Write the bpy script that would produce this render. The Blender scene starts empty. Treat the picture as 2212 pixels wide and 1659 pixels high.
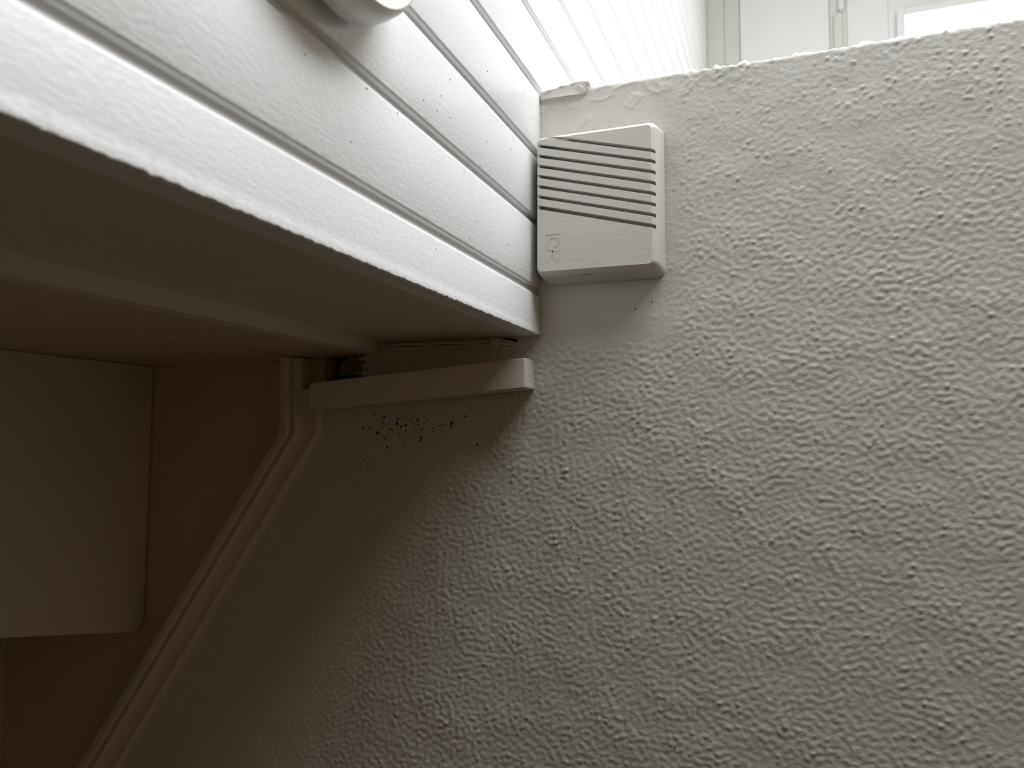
import bpy, bmesh, math, random
import numpy as np
from mathutils import Vector, Matrix

random.seed(7)
S = bpy.context.scene
COL = S.collection

# ------------------------------------------------------------------ camera
cam_d = bpy.data.cameras.new('camera')
cam = bpy.data.objects.new('camera', cam_d)
COL.objects.link(cam)
right = Vector((.9383, .3458, .0040)).normalized()
up = Vector((.0211, -.0688, .9974)).normalized()
back = Vector((.3452, -.9358, -.0718)).normalized()
cam.matrix_world = Matrix(((right.x, up.x, back.x, 0), (right.y, up.y, back.y, 0), (right.z, up.z, back.z, 0), (0, 0, 0, 1)))
cam_d.sensor_width = 36.0
cam_d.lens = 36.0 * 1640 / 2212
cam_d.clip_start = .01
cam_d.dof.use_dof = True
cam_d.dof.focus_distance = .82
cam_d.dof.aperture_fstop = 9.0
S.camera = cam

# ------------------------------------------------------------------ light, exposure
S.view_settings.view_transform = 'Standard'
S.view_settings.look = 'None'
S.view_settings.gamma = 1
S.view_settings.use_curve_mapping = False
S.view_settings.exposure = 0.0
W = bpy.data.worlds.new('world'); S.world = W; W.use_nodes = True
W.node_tree.nodes['Background'].inputs[0].default_value = (.80, .90, 1, 1)
W.node_tree.nodes['Background'].inputs[1].default_value = .02

def area(name, loc, target, sx, sy, power, color=(1, 1, 1)):
    d = bpy.data.lights.new(name, 'AREA'); d.shape = 'RECTANGLE'
    d.size = sx; d.size_y = sy; d.energy = power; d.color = color
    o = bpy.data.objects.new(name, d); COL.objects.link(o)
    o.location = loc
    o.rotation_euler = (Vector(target) - Vector(loc)).to_track_quat('-Z', 'Y').to_euler()
    return o
# two added overhead area lamps without any window, and daylight through the far window
area('overhead_fill_light', (.46, .46, 1.50), (.0, .5, 0), .9, .9, 25, (.955, .98, 1))
area('landing_fill_light', (1.0, 1.25, 2.05), (.0, .6, .2), .9, .8, 28, (.955, .98, 1))
area('far_window_light', (.915, 2.765, 1.0), (.915, 0, 1.0), 1.0, .8, 4, (.955, .98, 1))

# ------------------------------------------------------------------ materials
def paint(name, col, rough=.5, fine=600, fine_s=.05, mid=90, mid_s=.12, var=.04, stretch=(1, 1, 1), spec=.5):
    m = bpy.data.materials.new(name); m.use_nodes = True
    nt = m.node_tree; N = nt.nodes; L = nt.links
    b = N['Principled BSDF']; b.inputs['Roughness'].default_value = rough
    b.inputs['Specular IOR Level'].default_value = spec
    tc = N.new('ShaderNodeTexCoord'); mp = N.new('ShaderNodeMapping'); mp.inputs['Scale'].default_value = stretch
    L.new(tc.outputs['Object'], mp.inputs[0])
    n1 = N.new('ShaderNodeTexNoise'); n1.inputs['Scale'].default_value = fine; n1.inputs['Detail'].default_value = 2
    n2 = N.new('ShaderNodeTexNoise'); n2.inputs['Scale'].default_value = mid; n2.inputs['Detail'].default_value = 3
    n3 = N.new('ShaderNodeTexNoise'); n3.inputs['Scale'].default_value = 6; n3.inputs['Detail'].default_value = 4
    for n in (n1, n2, n3): L.new(mp.outputs[0], n.inputs['Vector'])
    b1 = N.new('ShaderNodeBump'); b1.inputs['Strength'].default_value = fine_s * 4; b1.inputs['Distance'].default_value = .0004
    b2 = N.new('ShaderNodeBump'); b2.inputs['Strength'].default_value = mid_s * 4; b2.inputs['Distance'].default_value = .0012
    L.new(n1.outputs[0], b1.inputs['Height']); L.new(n2.outputs[0], b2.inputs['Height'])
    L.new(b1.outputs[0], b2.inputs['Normal']); L.new(b2.outputs[0], b.inputs['Normal'])
    mx = N.new('ShaderNodeMix'); mx.data_type = 'RGBA'
    mx.inputs['A'].default_value = (*[c * (1 - var) for c in col], 1); mx.inputs['B'].default_value = (*[min(1, c * (1 + var)) for c in col], 1)
    L.new(n3.outputs[0], mx.inputs['Factor']); L.new(mx.outputs['Result'], b.inputs['Base Color'])
    return m
def emit(name, col, s):
    m = bpy.data.materials.new(name); m.use_nodes = True
    b = m.node_tree.nodes['Principled BSDF']
    b.inputs['Base Color'].default_value = (*col, 1)
    b.inputs['Emission Color'].default_value = (*col, 1); b.inputs['Emission Strength'].default_value = s
    return m
M = dict(
    plaster=paint('plaster_paint', (.62, .605, .565), .55, 900, .05, 260, .10, .03),
    plank=paint('plank_paint', (.80, .81, .815), .42, 1100, .05, 320, .07, .02, (1, .45, 1)),
    soffit=paint('soffit_paint', (.62, .58, .50), .45, 700, .04, 60, .10, .04),
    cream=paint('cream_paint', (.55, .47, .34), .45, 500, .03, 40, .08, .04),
    trim=paint('trim_paint', (.66, .62, .54), .42, 600, .04, 70, .10, .04),
    chime=paint('chime_paint', (.67, .65, .61), .42, 900, .035, 150, .05, .02, (.25, 1, 1)),
    duct=paint('duct_plastic', (.66, .63, .58), .35, 900, .01, 30, .01, .01),
    white=paint('white_paint', (.88, .89, .88), .45, 400, .02, 30, .04, .01),
    casing=paint('shade_grey_casing', (.72, .73, .69), .45, 400, .02, 30, .04, .01),  # shade on the door frame is put into this darker grey
    plastic=paint('white_plastic', (.80, .79, .75), .3, 900, .01, 30, .01, .01),
    grey=paint('grey_plastic', (.30, .29, .28), .4, 900, .01, 30, .01, .01),
    foam=paint('brown_foam', (.22, .15, .10), .8, 300, .2, 60, .3, .25),
    dark=paint('dark_cavity', (.05, .04, .03), .9, 300, .2, 60, .3, .2),
    speck=paint('mould_speck', (.015, .012, .01), .8, 300, .0, 60, .0, .0),
    floor=paint('brown_floor', (.10, .06, .03), .5, 300, .05, 20, .1, .2, (1, 8, 1)),
    wood=paint('brown_panelling', (.20, .14, .08), .5, 300, .05, 20, .1, .2, (8, 8, 1)),
    carpet=paint('pale_floor', (.62, .61, .58), .8, 500, .2, 80, .2, .05),
)
pane_mat = emit('daylit_pane', (1, 1, 1), 3.0)

# ------------------------------------------------------------------ helpers
def link(name, me, mat, parent=None, smooth=False):
    me.name = name
    if mat is not None and not me.materials: me.materials.append(mat)
    o = bpy.data.objects.new(name, me); COL.objects.link(o)
    if parent is not None: o.parent = parent
    if smooth:
        me.polygons.foreach_set('use_smooth', [True] * len(me.polygons))
    return o
def bm_link(name, bm, mat, parent=None, smooth=False, auto=None):
    bmesh.ops.recalc_face_normals(bm, faces=bm.faces)
    me = bpy.data.meshes.new(name); bm.to_mesh(me); bm.free()
    o = link(name, me, mat, parent, smooth)
    if auto is not None: me.set_sharp_from_angle(angle=math.radians(auto))
    return o
def empty(name, loc=(0, 0, 0)):
    o = bpy.data.objects.new(name, None); COL.objects.link(o); o.location = loc; o.empty_display_size = .02
    return o
def tag(o, label, cat, group=None):
    o['label'] = label; o['category'] = cat; o['kind'] = 'thing'
    if group: o['group'] = group
    return o
def struct(o, label=None):
    o['kind'] = 'structure'
    if label: o['label'] = label
    return o
def box(bm, a, b, bev=0):
    lo = [min(p, q) for p, q in zip(a, b)]; hi = [max(p, q) for p, q in zip(a, b)]
    r = bmesh.ops.create_cube(bm, size=1)
    for v in r['verts']:
        v.co = Vector([lo[i] + (v.co[i] + .5) * (hi[i] - lo[i]) for i in range(3)])
    if bev:
        es = list({e for v in r['verts'] for e in v.link_edges})
        bmesh.ops.bevel(bm, geom=es, offset=bev, segments=2, affect='EDGES', clamp_overlap=True)
def boxo(name, a, b, mat, parent=None, bev=0):
    bm = bmesh.new(); box(bm, a, b, bev)
    return bm_link(name, bm, M[mat] if isinstance(mat, str) else mat, parent)
def prism(bm, pts, y0, y1):
    """polygon in the XZ plane given thickness along Y"""
    a = [bm.verts.new((x, y0, z)) for x, z in pts]; b = [bm.verts.new((x, y1, z)) for x, z in pts]
    bm.faces.new(a); bm.faces.new(b[::-1])
    for i in range(len(pts)):
        j = (i + 1) % len(pts); bm.faces.new((a[i], b[i], b[j], a[j]))
def tube(bm, path, r, seg=10):
    rings = []
    for i, p in enumerate(path):
        p = Vector(p); t = (Vector(path[min(i + 1, len(path) - 1)]) - Vector(path[max(i - 1, 0)])).normalized()
        s = t.cross(Vector((0, 0, 1)))
        s = s.normalized() if s.length > 1e-4 else Vector((1, 0, 0))
        u = s.cross(t)
        rr = r if not callable(r) else r(i)
        rings.append([bm.verts.new(p + (s * math.cos(a) + u * math.sin(a)) * rr) for a in [2 * math.pi * k / seg for k in range(seg)]])
    for A, B in zip(rings, rings[1:]):
        for k in range(seg): bm.faces.new((A[k], A[(k + 1) % seg], B[(k + 1) % seg], B[k]))
    bm.faces.new(rings[0]); bm.faces.new(rings[-1][::-1])

XF = -.2624      # face of the planks
YW = .8          # face of the plaster wall
ZS = .115        # underside next to the planks
ZC = .100        # lower underside further left
YB = .815        # recessed board behind the slanted trim
ZTOP = .394

# ------------------------------------------------------------------ plaster wall (real relief)
def seam_x(z):   # line under the middle of the trim, where the plaster stops
    return -.566 if z > .006 else -.566 + (z - .006) * (.3047 / .445)
dx = .0016
xs = np.concatenate([np.array([-1.95, -1.5, -1.2]), np.arange(-.96, .74, dx), np.array([.77, 1.0, 1.3, 1.6])])
zs = np.concatenate([np.array([-1.5, -1.2, -.9, -.7, -.6]), np.arange(-.54, ZTOP + .0001, dx)])
zs[-1] = ZTOP
nx, nz = len(xs), len(zs)
rng = np.random.default_rng(11)
def band(lx, lz, seed, width=.45, tilt=0.):
    g = np.random.default_rng(seed).standard_normal((1024, 1024))
    fx = np.fft.fftfreq(1024, dx)[None, :]; fz = np.fft.fftfreq(1024, dx)[:, None]
    c, s = math.cos(tilt), math.sin(tilt)
    u = (fx * c + fz * s) * lx; v = (-fx * s + fz * c) * lz
    r = np.sqrt(u * u + v * v) + 1e-9
    H = np.exp(-(np.log(r) / width) ** 2 / 2)
    n = np.fft.ifft2(np.fft.fft2(g) * H).real
    return n / n.std()
def smp(n):
    iz = np.arange(nz) % 1024; ix = np.arange(nx) % 1024
    return n[np.ix_(iz, ix)]
X, Z = np.meshgrid(xs, zs)
def sst(a, b, t):
    t = np.clip((t - a) / (b - a), 0, 1); return t * t * (3 - 2 * t)
worm = smp(band(.0100, .0080, 3, .28, .2)); pip = smp(band(.0075, .0072, 5, .25)); slow = smp(band(.09, .09, 8, .5)); mid = smp(band(.035, .03, 9, .5))
dense = np.tanh(worm * .9)
sparse = np.clip(pip - 1.15, 0, None) * 1.5
line = np.where(Z > -.1, -.335 + (Z - .1) * .6, -.455 + (Z + .1) * .38)
A = sst(-.09, .07, X - line + .012 * mid)
up_t = sst(.16, .30, Z + .02 * slow - .12 * (X + .1))     # upper part: separate pips
chx = sst(-.135, -.085, X + .006 * mid); chz_lo = sst(.20, .11, Z) ; chz_hi = sst(.36, .40, Z)
near_ch = np.maximum(chx, np.maximum(sst(.115, .085, Z), 0))
A = A * (.07 + .93 * near_ch)
A = A * (.9 + .12 * slow)
A = np.clip(A, .05, 1.3) * sst(.74, .60, X)
h = A * ((1 - up_t * .62) * dense * .00036 + up_t * sparse * .00055 + (1 - up_t) * sparse * .0004)
h += .00006 * mid * (.4 + .6 * A) + .00018 * slow
# brushed ridge along the top left of the wall
h += .0007 * np.exp(-((Z - .385 + .012 * mid) / .006) ** 2) * sst(.05, -.15, X)
edge = np.clip((Z - (ZTOP - .006)) / .006, 0, 1)
Y = YW - h + .006 * (1 - np.sqrt(np.clip(1 - edge ** 2, 0, 1)))
Zv = Z.copy(); Zv[-1, :] += .0012 * mid[-1, :] + .0008 * worm[-1, :] * A[-1, :]
Zv[-2, :] += .0006 * worm[-2, :] * A[-2, :]
coarse = (X < -.97) | (X > .745) | (Z < -.55)
Y = np.where(coarse, YW, Y)
co = np.stack([X, Y, Zv], -1).reshape(-1, 3)
idx = np.arange(nx * nz).reshape(nz, nx)
q = np.stack([idx[:-1, :-1], idx[:-1, 1:], idx[1:, 1:], idx[1:, :-1]], -1).reshape(-1, 4)
xc = (X[:-1, :-1] + X[1:, 1:]).ravel() / 2; zc = (Z[:-1, :-1] + Z[1:, 1:]).ravel() / 2
sx = np.where(zc > .006, -.566, -.566 + (zc - .006) * (.3047 / .445))
keep = xc > sx
hole = (xc < -.4905 + .006 * np.sin(zc * 700) + .003 * np.sin(zc * 1900)) & (zc > .066) & (zc < .110)
crack = (np.abs(zc - (.1102 - (xc + .297) * .25)) < .0022) & (xc > -.307) & (xc < -.287)
behind = (xc < XF - .02) & (zc > ZS + .002)         # nothing to build behind the planks
keep &= ~(hole | behind)
q = q[keep]
# top and rear of the wall
trow = idx[-1, :]
used = trow[(X[-1] > XF - .02)]
nb = len(co)
top2 = co[used].copy(); top2[:, 1] = YW + .09; top2[:, 2] = ZTOP
bot2 = top2.copy(); bot2[:, 2] = .30
co = np.concatenate([co, top2, bot2])
n = len(used)
i0 = np.arange(n - 1)
q = np.concatenate([q, np.stack([used[:-1], used[1:], nb + i0 + 1, nb + i0], -1),
                    np.stack([nb + i0, nb + i0 + 1, nb + n + i0 + 1, nb + n + i0], -1)])
me = bpy.data.meshes.new('wall_back')
me.vertices.add(len(co)); me.vertices.foreach_set('co', co.astype(np.float32).ravel())
me.loops.add(q.size); me.loops.foreach_set('vertex_index', q.astype(np.int32).ravel())
me.polygons.add(len(q)); me.polygons.foreach_set('loop_start', np.arange(0, q.size, 4, dtype=np.int32))
me.polygons.foreach_set('use_smooth', np.ones(len(q), dtype=bool))
me.update(calc_edges=True)
bmx = bmesh.new(); bmx.from_mesh(me)
loose = [v for v in bmx.verts if not v.link_faces]; bmesh.ops.delete(bmx, geom=loose, context='VERTS')
bmx.to_mesh(me); bmx.free()
wall = struct(link('wall_back', me, M['plaster']), 'pale grey pebbled plaster wall with the chime on it')
# dark broken-out cavity behind the cable duct
bm = bmesh.new()
x0, x1, z0, z1, y1 = -.575, -.478, .055, .116, .86
pts = [(x0, YW + .001, z0), (x1, YW + .001, z0), (x1, YW + .001, z1), (x0, YW + .001, z1)]
f = [bm.verts.new(p) for p in pts]; g = [bm.verts.new((p[0], y1, p[2])) for p in pts]
for i in range(4): bm.faces.new((f[i], f[(i + 1) % 4], g[(i + 1) % 4], g[i]))
bm.faces.new(g)
bm_link('wall_cavity', bm, M['dark'], wall)
bm = bmesh.new()
prism(bm, [(-.3075, .1130), (-.3020, .1136), (-.2950, .1128), (-.2885, .1112), (-.2880, .1092), (-.2900, .1088), (-.2960, .1106), (-.3010, .1120)], YW - .0016, YW + .002)
bm_link('plaster_crack', bm, M['speck'], wall)
# broken foam and rubble in the cavity
for k, (x, z, rx, rz, y) in enumerate([(-.543, .086, .0085, .016, .815), (-.512, .087, .0135, .0125, .811), (-.528, .083, .006, .014, .822), (-.494, .086, .0075, .011, .808), (-.503, .096, .008, .005, .806)]):
    bm = bmesh.new(); bmesh.ops.create_icosphere(bm, subdivisions=3, radius=1)
    for v in bm.verts:
        c = v.co
        d = 1 + .12 * math.sin(c.x * 5 + k) * math.sin(c.z * 6 + 2 * k) + .08 * math.sin(c.y * 9 + c.x * 7 + k)
        v.co = Vector((x + c.x * rx * d, y + c.y * .010 * d, z + c.z * rz * d))
    bm_link('filler_lump', bm, M['foam'], wall, True)
# lump of plaster at the top left corner of the wall
bm = bmesh.new()
prof = [(-.2618, .383), (-.2618, .3945), (-.256, .3925), (-.250, .3952), (-.240, .3958), (-.228, .3972), (-.216, .3984), (-.2085, .3990), (-.2035, .3965), (-.2045, .3930), (-.2075, .3895), (-.2085, .383)]
prism(bm, prof, YW - .003, YW + .03)
bmesh.ops.bevel(bm, geom=[e for e in bm.edges], offset=.0012, segments=2, affect='EDGES', clamp_overlap=True)
bmesh.ops.triangulate(bm, faces=bm.faces); bmesh.ops.subdivide_edges(bm, edges=[e for e in bm.edges if e.calc_length() > .002], cuts=3, use_grid_fill=True)
for v in bm.verts: v.co += Vector((random.gauss(0, .00016), random.gauss(0, .00025) + .0006 * math.sin(v.co.x * 420) * math.cos(v.co.z * 500), random.gauss(0, .00016)))
bm_link('plaster_lump', bm, M['plaster'], wall, True, 50)
# mould specks and pin holes in the paint: nobody could count them
bm = bmesh.new()
def speck(x, z, r, y=YW):
    r2 = r * random.uniform(.7, 1.3)
    bmesh.ops.create_cone(bm, cap_ends=True, segments=7, radius1=r, radius2=r * .7, depth=.0006,
                          matrix=Matrix.Translation((x, y - .0006, z)) @ Matrix.Rotation(math.pi / 2, 4, 'X') @ Matrix.Diagonal((1, r2 / r, 1, 1)))
for i in range(95):
    t = random.uniform(-1.7, 1.9) if i % 2 else random.gauss(0, .8); w = random.gauss(0, 1)
    speck(-.422 + t * .038, .0115 + w * .0078 + t * .002, random.choice((.0004, .0005, .0007, .0009, .0011, .0014, .0016)))
for i in range(14): speck(-.49 + random.gauss(0, .008), -.03 + random.gauss(0, .012), .0005)
for x, z in [(-.155, .139), (-.137, .1455), (-.2425, -.115), (-.217, -.128), (-.118, -.31), (-.226, -.095)]: speck(x, z, .0009)
sp = bm_link('mould_specks', bm, M['speck'], wall); sp['kind'] = 'stuff'; sp['label'] = 'black mould specks under the cable duct'

# ------------------------------------------------------------------ plank wall
G0, P = .1645, .0775
pl_wall = empty('wall_left', (XF, 0, ZS)); struct(pl_wall, 'white painted board cladding')
Y0, Y1 = -1.35, 2.80
def plank_mesh():
    """profile (depth, z) drawn along Y; z = 0 is the centre line of the groove under the board"""
    prof = [(.014, .0030), (.0035, .0030), (.0018, .0033), (.0005, .0042), (0, .0056), (0, P - .0078), (.0005, P - .0062), (.0016, P - .0046),
            (.0048, P - .0030), (.0052, P + .0065), (.014, P + .0065)]
    ys = [Y0] + [y / 100 for y in range(-5, 82, 3)] + [1.0, 1.4, 1.9, 2.4, Y1]
    bm = bmesh.new(); rings = []
    for j, y in enumerate(ys):
        rings.append([bm.verts.new((-d + (.00006 * math.sin(j * 2.1 + k) if 3 < k < 6 else 0), y, z)) for k, (d, z) in enumerate(prof)])
    for A_, B_ in zip(rings, rings[1:]):
        for k in range(len(prof)): bm.faces.new((A_[k], A_[(k + 1) % len(prof)], B_[(k + 1) % len(prof)], B_[k]))
    bm.faces.new(rings[0]); bm.faces.new(rings[-1][::-1])
    bmesh.ops.recalc_face_normals(bm, faces=bm.faces)
    me = bpy.data.meshes.new('plank'); bm.to_mesh(me); bm.free(); me.materials.append(M['plank'])
    me.polygons.foreach_set('use_smooth', [True] * len(me.polygons)); me.set_sharp_from_angle(angle=math.radians(40))
    return me
pm = plank_mesh()
for k in range(26):
    o = bpy.data.objects.new('plank', pm); COL.objects.link(o); o.parent = pl_wall
    o.location = (0, 0, G0 - ZS + k * P)
# lowest board, cut narrower, with a ragged painted lower edge
bm = bmesh.new(); rings = []
ys = [Y0, -.6, -.3] + list(np.arange(-.05, .8005, .0016)) + [1.2, 2.0, Y1]
ph = [random.uniform(0, 6) for _ in range(6)]
for j, y in enumerate(ys):
    jz = .0002 * math.sin(y * 260 + ph[0]) + .0002 * math.sin(y * 610 + ph[1]) + random.gauss(0, .00012)
    jx = random.gauss(0, .00018)
    top = G0
    pr = [(XF - .020, ZS), (XF - .004, ZS + .0002), (XF - .0015, ZS - .0004 + jz), (XF + .0007 + jx, ZS + .0006 + jz), (XF + .0010 + jx, ZS + .0026 + jz * .6), (XF + .0002, ZS + .006),
          (XF, ZS + .012), (XF, top - .0078), (XF - .0005, top - .0062), (XF - .0016, top - .0046), (XF - .0048, top - .0030), (XF - .0052, top + .0065), (XF - .020, top + .0065)]
    rings.append([bm.verts.new((x, y, z)) for x, z in pr])
for A_, B_ in zip(rings, rings[1:]):
    for k in range(len(A_)): bm.faces.new((A_[k], A_[(k + 1) % len(A_)], B_[(k + 1) % len(A_)], B_[k]))
bm.faces.new(rings[0]); bm.faces.new(rings[-1][::-1])
o = bm_link('plank', bm, M['plank'], None, True, 45); o.parent = pl_wall; o.location = (-XF, 0, -ZS); o['label'] = 'narrow lowest board with a ragged painted edge'
# tiny dirt specks on the boards
bm = bmesh.new()
for i in range(34):
    y = random.uniform(.35, .79); z = random.uniform(.13, .38)
    bmesh.ops.create_cone(bm, cap_ends=True, segments=6, radius1=random.choice((.0005, .0006, .0009)), radius2=.0003, depth=.0006, matrix=Matrix.Translation((.0003, y, z - ZS)) @ Matrix.Rotation(math.pi / 2, 4, 'Y'))
sp = bm_link('dirt_specks', bm, M['grey'], pl_wall); sp['kind'] = 'stuff'

# ------------------------------------------------------------------ underside (left of the planks)
ceil = struct(empty('ceiling', (-.7, 0, ZC)), 'dark cream underside boards left of the plank cladding')
def cboard(name, a, b, mat, bev=.0015):
    lo = (a[0] + .7, a[1], a[2] - ZC); hi = (b[0] + .7, b[1], b[2] - ZC)
    return boxo(name, lo, hi, mat, ceil, bev)
cboard('soffit_board', (XF - .0195, Y0, ZS), (-.4535, .8, ZS + .018), 'soffit', 0)
cboard('soffit_filler', (-.4536, .772, .1140), (-.482, .8145, ZS + .018), 'soffit', 0)
cboard('edge_batten', (-.4536, Y0, ZC), (-.478, .776, ZS + .017), 'soffit', .002)
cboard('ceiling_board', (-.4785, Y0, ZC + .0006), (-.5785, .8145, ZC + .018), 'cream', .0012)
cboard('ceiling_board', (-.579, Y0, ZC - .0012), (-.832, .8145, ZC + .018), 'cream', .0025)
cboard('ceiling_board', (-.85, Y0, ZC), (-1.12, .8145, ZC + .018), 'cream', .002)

# recessed board behind the trim, side panel, niche wall
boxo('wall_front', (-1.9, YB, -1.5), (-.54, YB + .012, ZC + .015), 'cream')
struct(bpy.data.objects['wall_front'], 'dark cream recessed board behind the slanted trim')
bm = bmesh.new()
def yz_prism(bm, pts, x0, x1):
    a = [bm.verts.new((x0, y, z)) for y, z in pts]; b = [bm.verts.new((x1, y, z)) for y, z in pts]
    bm.faces.new(a); bm.faces.new(b[::-1])
    for i in range(len(pts)):
        j = (i + 1) % len(pts); bm.faces.new((a[i], b[i], b[j], a[j]))
yz_prism(bm, [(-1.35, ZC), (.8148, ZC), (.8148, -.2435), (.806, -.2635), (.6112, -.2198), (-1.35, .22 - .2198 - .22)], -.83, -.848)
bmesh.ops.bevel(bm, geom=list(bm.edges), offset=.003, segments=3, affect='EDGES', clamp_overlap=True)
struct(bm_link('wall_side', bm, M['soffit'], None, True, 40), 'cream side panel hanging below the underside')
struct(boxo('wall_niche', (-1.092, Y0, -1.5), (-1.11, YB, ZC), 'soffit'), 'cream wall beyond the side panel')

# ------------------------------------------------------------------ trim with a ribbed profile
def trim_piece(name, path_l, path_r, prof, label):
    bm = bmesh.new(); rings = []
    for (lx, lz), (rx, rz) in zip(path_l, path_r):
        rings.append([bm.verts.new((lx + (rx - lx) * u, y, lz + (rz - lz) * u)) for u, y in prof])
    for A_, B_ in zip(rings, rings[1:]):
        for k in range(len(prof)): bm.faces.new((A_[k], A_[(k + 1) % len(prof)], B_[(k + 1) % len(prof)], B_[k]))
    bm.faces.new(rings[0]); bm.faces.new(rings[-1][::-1])
    o = bm_link(name, bm, M['trim'], None, True, 28)
    return struct(o, label)
pf = [(0, YB), (0, .789), (.03, .7835), (.10, .782), (.24, .782), (.29, .7835), (.32, .7885), (.37, .7885), (.40, .785), (.44, .784), (.48, .786), (.51, .7905),
      (.56, .7915), (.84, .7915), (.90, .790), (.96, .7915), (1.0, .7955), (1, YB)]
dl = (-.316, -.455); dr = (-.3047, -.445)
L_, R_ = (-.5978, .0062), (-.5418, .0062)
k = 3.2
trim_piece('trim_2', [L_, (L_[0] + dl[0] * k, L_[1] + dl[1] * k)], [R_, (R_[0] + dr[0] * k, R_[1] + dr[1] * k)], pf, 'slanted ribbed trim running down to the left')
pf_l = [p for p in pf if p[0] <= .51] + [(.53, .7915), (.53, YB)]
t1 = trim_piece('trim_1', [(-.600, ZC - .001), L_], [(-.5440, ZC - .001), R_], pf_l, 'short upright ribbed trim under the ceiling')
t1b = trim_piece('flat_trim', [(-.5990, .060), L_], [(-.5425, .060), R_], [(.53, YB), (.53, .7915), (.84, .7915), (.90, .790), (.96, .7915), (1.0, .7955), (1, YB)], None)
t1b.parent = t1; del t1b['kind']

# ------------------------------------------------------------------ cable duct
def duct():
    root = empty('cable_duct', (-.40, .80, .06)); tag(root, 'straight white plastic cable duct tilted across the corner under the plank edge', 'cable duct')
    # length runs from the right end to the left end, rising to the right
    A_ = (-.2666, .0541, .0869); B_ = (-.5400, .0334, .0649)    # x, z low, z high
    def body(name, ya, yb, ins, mat, bev):
        bm = bmesh.new()
        pts = [(A_[0] - ins, A_[1] + ins), (A_[0] - ins - .0008, A_[2] - ins), (B_[0] + ins, B_[2] - ins), (B_[0] + ins, B_[1] + ins)]
        pts = [(x + .40, z - .06) for x, z in pts]
        prism(bm, pts, ya - .80, yb - .80)
        bmesh.ops.bevel(bm, geom=list(bm.edges), offset=bev, segments=3, affect='EDGES', clamp_overlap=True)
        return bm_link(name, bm, M[mat], root, True, 35)
    body('duct_base', .774, .7985, .0012, 'duct', .0004)
    body('duct_cover', .764, .790, 0, 'duct', .0011)
    return root
duct()

# ------------------------------------------------------------------ cables in the corner
def cable(z_l, z_m, label, r, y):
    bm = bmesh.new()
    path = []
    for i in range(25):
        t = i / 24; x = -.4495 + t * (.150)
        z = z_l + (z_m - z_l) * t + .0006 * math.sin(t * 17 + z_l * 900) - (.0035 * max(0, t - .86) / .14)
        path.append((x, y + .004 * max(0, t - .85) / .15, z))
    tube(bm, path, r, 10)
    o = bm_link('cable', bm, M['soffit'], None, True)
    return tag(o, label, 'cable', 'thin cables in the corner above the duct')
cable(.1112, .1098, 'upper of two thin painted cables along the corner above the duct', .0021, .7962)
cable(.1062, .1058, 'lower of two thin painted cables along the corner above the duct', .0019, .7966)
bm = bmesh.new(); box(bm, (-.3205, .7915, .1018), (-.3095, .7990, .1140), .0018); box(bm, (-.3178, .7895, .1055), (-.3130, .7925, .1100), .001)
tag(bm_link('cable_clip', bm, M['trim'], None, True, 40), 'small painted cable clip holding two thin cables in the corner', 'cable clip')

# ------------------------------------------------------------------ door chime
def rrect(x0, x1, z0, z1, r, seg=6, rbl=None):
    out = []
    for cx, cz, a0, rr in ((x1, z1, 0, r), (x0, z1, 90, r), (x0, z0, 180, rbl or r), (x1, z0, 270, r)):
        sx_ = 1 if cx == x1 else -1; sz_ = 1 if cz == z1 else -1
        for i in range(seg + 1):
            a = math.radians(a0 + 90 * i / seg)
            out.append((cx - sx_ * rr + rr * math.cos(a), cz - sz_ * rr + rr * math.sin(a)))
    return out
CH = Vector((-.19, .80, .25))
def chime_body_bm():
    rings = [(.7995, -.2606, -.1222, .1702, .3330, .0100, .016), (.7960, -.2606, -.1220, .1700, .3332, .0100, .016), (.7945, -.2600, -.1226, .1706, .3326, .0096, .015),
             (.7760, -.2572, -.1246, .1738, .3300, .0090, .012), (.7715, -.2562, -.1254, .1748, .3290, .0080, .010), (.7685, -.2550, -.1270, .1764, .3276, .0065, .008),
             (.7662, -.2541, -.1292, .1780, .3256, .0050, .006), (.7652, -.2535, -.1306, .1790, .3244, .0040, .005)]
    bm = bmesh.new(); rs = []
    for y, x0, x1, z0, z1, r, rb in rings:
        rs.append([bm.verts.new((x - CH.x, y - CH.y, z - CH.z)) for x, z in rrect(x0, x1, z0, z1, r, 9, rb)])
    n_ = len(rs[0])
    for A_, B_ in zip(rs, rs[1:]):
        for i in range(n_): bm.faces.new((A_[i], A_[(i + 1) % n_], B_[(i + 1) % n_], B_[i]))
    bm.faces.new(rs[0]); bm.faces.new(rs[-1])
    bmesh.ops.recalc_face_normals(bm, faces=bm.faces)
    return bm
def tmp_obj(bm):
    bmesh.ops.recalc_face_normals(bm, faces=bm.faces)
    m_ = bpy.data.meshes.new('tmp'); bm.to_mesh(m_); bm.free()
    o_ = bpy.data.objects.new('tmp', m_); COL.objects.link(o_); return o_
def boolean(a, b, op):
    md = a.modifiers.new('b', 'BOOLEAN'); md.operation = op; md.object = b; md.solver = 'EXACT'
    bpy.context.view_layer.update()
    r = bpy.data.meshes.new_from_object(a.evaluated_get(bpy.context.evaluated_depsgraph_get()))
    bpy.data.objects.remove(a); bpy.data.objects.remove(b)
    return r
def band_poly(k_top, k_bot, ht, xr=-.1260):
    """area between slot k_top's lower side and slot k_bot's upper side"""
    zr = lambda k_: .2961 - .01131 * k_
    s_ = -.262
    f_ = lambda k_, off, x: zr(k_) + off + s_ * (x + .126)
    xl = -.275
    return [(xr, f_(k_top, -ht, xr)), (xl, f_(k_top, -ht, xl)), (xl, f_(k_bot, ht, xl)), (xr, f_(k_bot, ht, xr))]
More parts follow.
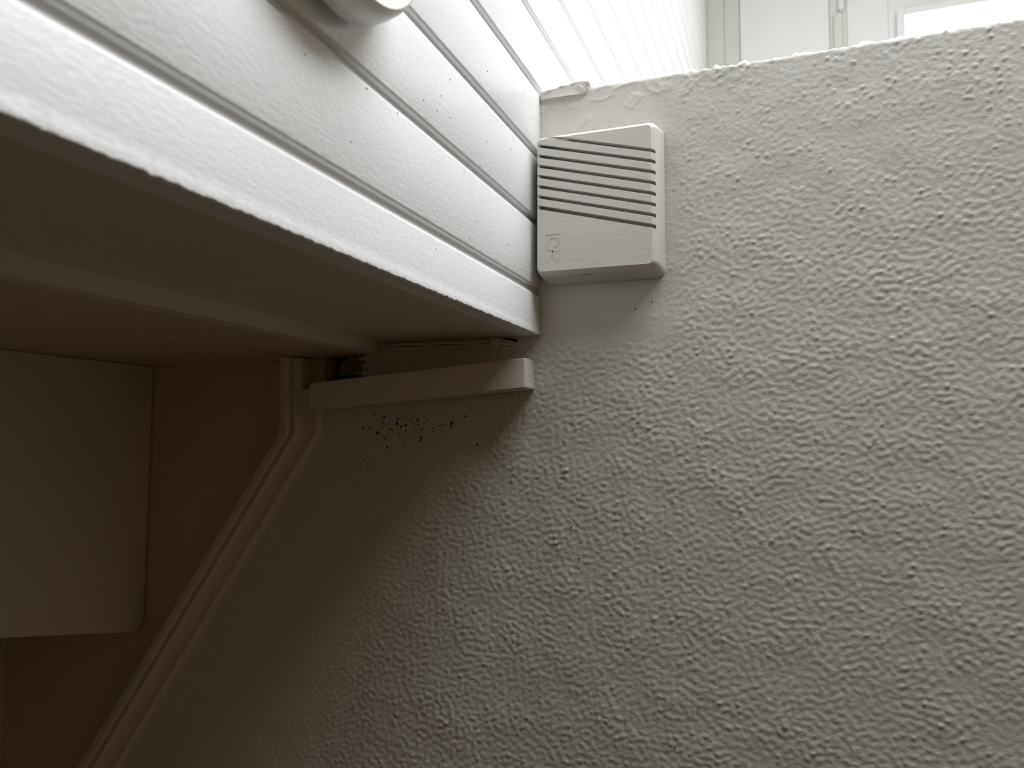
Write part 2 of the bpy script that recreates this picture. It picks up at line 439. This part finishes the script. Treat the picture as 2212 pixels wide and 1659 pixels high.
chime = empty('door_chime', CH); tag(chime, 'square beige painted door chime with slanted slots on the plaster wall', 'door chime')
SH = .0018
bmc = bmesh.new(); pp = band_poly(0, 7, -SH)
prism(bmc, [(x - CH.x, z - CH.z) for x, z in pp], .755 - CH.y, .7690 - CH.y)
pk = tmp_obj(bmc); bb = tmp_obj(chime_body_bm())
me = boolean(bb, pk, 'DIFFERENCE')
bt = bpy.data.objects.new('tmp', me); COL.objects.link(bt)
bmc = bmesh.new()
prism(bmc, [(x - CH.x, z - CH.z) for x, z in [(-.1268, .2979 - .0002), (-.2168, .3212), (-.2520, .3212), (-.2520, .2475), (-.1268, .2150)]], .760 - CH.y, .786 - CH.y)
me = boolean(bt, tmp_obj(bmc), 'DIFFERENCE')
# shallow recessed badge
bt = bpy.data.objects.new('tmp', me); COL.objects.link(bt)
bmc = bmesh.new()
prism(bmc, [(x - CH.x, z - CH.z) for x, z in [(-.2443, .1868), (-.2288, .1868), (-.2288, .2184), (-.2443, .2184)]], .755 - CH.y, .7656 - CH.y)
me = boolean(bt, tmp_obj(bmc), 'DIFFERENCE')
for p in me.polygons: p.use_smooth = p.normal.y > -.995
me.materials.clear(); me.materials.append(M['chime']); me.set_sharp_from_angle(angle=math.radians(13))
link('chime_cover', me, M['chime'], chime)
for k_ in range(7):
    bmc = bmesh.new(); pp = band_poly(k_, k_ + 1, SH, -.1250)
    prism(bmc, [(x - CH.x, z - CH.z) for x, z in pp], .755 - CH.y, .7693 - CH.y)
    me = boolean(tmp_obj(chime_body_bm()), tmp_obj(bmc), 'INTERSECT')
    for p in me.polygons: p.use_smooth = p.normal.y > -.995
    me.materials.clear(); me.materials.append(M['chime']); me.set_sharp_from_angle(angle=math.radians(13))
    o = link('slat', me, M['chime'], chime)
    bv = o.modifiers.new('bevel', 'BEVEL'); bv.width = .0003; bv.segments = 2; bv.angle_limit = math.radians(50)
# raised letters in the badge, read from top to bottom
bm = bmesh.new(); YL0, YL1 = .76525, .7658
def stroke(p, q_, w):
    p = Vector((p[0], p[1])); q_ = Vector((q_[0], q_[1])); d = (q_ - p).normalized(); n2 = Vector((-d.y, d.x)) * w / 2
    prism(bm, [(v.x - CH.x, v.y - CH.z) for v in (p - n2, q_ - n2, q_ + n2, p + n2)], YL0 - CH.y, YL1 - CH.y)
c0 = (-.2360, .2100); pts = [(c0[0] + .0056 * math.cos(math.radians(a)), c0[1] + .0056 * math.sin(math.radians(a))) for a in range(-40, 236, 23)]
for a, b in zip(pts, pts[1:]): stroke(a, b, .0016)
stroke((-.2430, .2032), (-.2305, .2000), .0018)
stroke((-.2368, .2008), (-.2425, .1885), .0022); stroke((-.2368, .2008), (-.2318, .1885), .0022)
pts = [(-.2338 + .0014 * math.cos(math.radians(a)), .2055 + .0014 * math.sin(math.radians(a))) for a in range(0, 361, 45)]
for a, b in zip(pts, pts[1:]): stroke(a, b, .0008)
bm_link('badge_letters', bm, M['chime'], chime)
# small dark scuff / release notch on the lower edge
bm = bmesh.new(); box(bm, (-.2050 - CH.x, .7716 - CH.y, .1737 - CH.z), (-.1990 - CH.x, .7745 - CH.y, .1748 - CH.z), .0003)
bm_link('release_notch', bm, M['grey'], chime)

# ------------------------------------------------------------------ round detector on the boards
det = empty('smoke_detector', (XF, .3754, .3307)); tag(det, 'round white smoke detector mounted on the boards at the top edge', 'smoke detector')
def lathe(name, prof, mat, seg=72, smooth=True, auto=35):
    """profile (distance from the boards along +X, radius)"""
    bm = bmesh.new(); rings = []
    for d, r in prof:
        rings.append([bm.verts.new((d, r * math.cos(2 * math.pi * i / seg), r * math.sin(2 * math.pi * i / seg))) for i in range(seg)])
    for A_, B_ in zip(rings, rings[1:]):
        for i in range(seg): bm.faces.new((A_[i], A_[(i + 1) % seg], B_[(i + 1) % seg], B_[i]))
    bm.faces.new(rings[0]); bm.faces.new(rings[-1])
    return bm_link(name, bm, M[mat], det, smooth, auto)
lathe('mounting_base', [(0, .0655), (.007, .0655), (.008, .0645), (.008, .060)], 'plastic')
lathe('housing', [(.0060, .070), (.0075, .0735), (.010, .0748), (.018, .0742), (.027, .0722), (.0312, .0700), (.0325, .0682), (.0322, .0668), (.0300, .0658), (.0285, .062), (.0285, .040), (.0300, .038), (.0315, .030), (.0318, .004)], 'plastic')
for i in range(36):
    a = 2 * math.pi * i / 36
    bm = bmesh.new(); box(bm, (.0282, -.0012, .044), (.0298, .0012, .0575), .0003)
    bmesh.ops.rotate(bm, verts=bm.verts, cent=(0, 0, 0), matrix=Matrix.Rotation(a, 3, 'X'))
    bm_link('vent_slot', bm, M['grey'], det)

# ------------------------------------------------------------------ room beyond the wall top
YE = 2.78
far = struct(boxo('wall_far', (-.30, YE, .3), (1.6, YE + .05, 2.2), 'white'), 'white wall at the far end of the landing')
struct(boxo('landing_floor', (-.28, YW + .09, .28), (1.6, YE, .30), 'carpet'), 'pale landing floor behind the wall')
bpy.data.objects['landing_floor'].name = 'floor_landing'
d1 = struct(empty('door_1', (0, YE, .3)), 'white door in a frame coloured darker for shade beyond the wall top')
def dpart(name, a, b, mat, bev=.002, par=None):
    lo = (a[0], a[1] - YE, a[2] - .3); hi = (b[0], b[1] - YE, b[2] - .3)
    return boxo(name, lo, hi, mat, par or d1, bev)
dpart('door_casing', (-.2624, YE - .020, .3), (-.203, YE, 2.15), 'casing')
dpart('door_jamb', (-.203, YE - .008, .3), (-.148, YE, 2.15), 'casing')
dpart('door_leaf', (-.147, YE - .016, .32), (.150, YE, 2.12), 'white', .003)
dpart('door_jamb', (.151, YE - .012, .3), (.206, YE, 2.15), 'casing')
hg = dpart('hinge', (.163, YE - .020, 1.30), (.192, YE - .012, 1.475), 'casing', .003)
dpart('hinge_pin', (.180, YE - .030, 1.478), (.198, YE - .012, 1.62), 'white', .006)
dpart('door_casing', (.206, YE - .006, .3), (.335, YE, 2.15), 'white')
w1 = struct(empty('window_1', (.7, YE, 1.0)), 'blown-out bright window beyond the wall top')
boxo('window_pane', (.385 - .7, -.003, .6 - 1.0), (1.45 - .7, -.001, 1.425 - 1.0), pane_mat, w1)
boxo('window_frame', (.36 - .7, -.022, .55 - 1), (.384 - .7, 0, 1.45 - 1), 'white', w1, .002)
boxo('window_frame', (.3842 - .7, -.022, 1.425 - 1), (1.4508 - .7, 0, 1.45 - 1), 'white', w1, .002)
boxo('window_frame', (.3842 - .7, -.022, .55 - 1), (1.4508 - .7, 0, .60 - 1), 'white', w1, .002)
boxo('window_frame', (1.451 - .7, -.022, .55 - 1), (1.475 - .7, 0, 1.45 - 1), 'white', w1, .002)

# ------------------------------------------------------------------ rest of the stairwell, outside the frame
struct(boxo('floor', (-1.9, -1.4, -1.52), (1.65, .83, -1.5), 'floor'))
struct(boxo('wall_right', (1.6, -1.4, -1.5), (1.65, 2.85, 2.2), 'wood'))
struct(boxo('wall_rear', (-1.9, -1.4, -1.5), (1.65, -1.35, 2.2), 'wood'))
struct(boxo('wall_outer', (-1.95, -1.4, -1.5), (-1.9, 2.85, 2.2), 'soffit'))
struct(boxo('ceiling_landing', (-1.95, -1.4, 2.2), (1.65, 2.85, 2.24), 'white'))
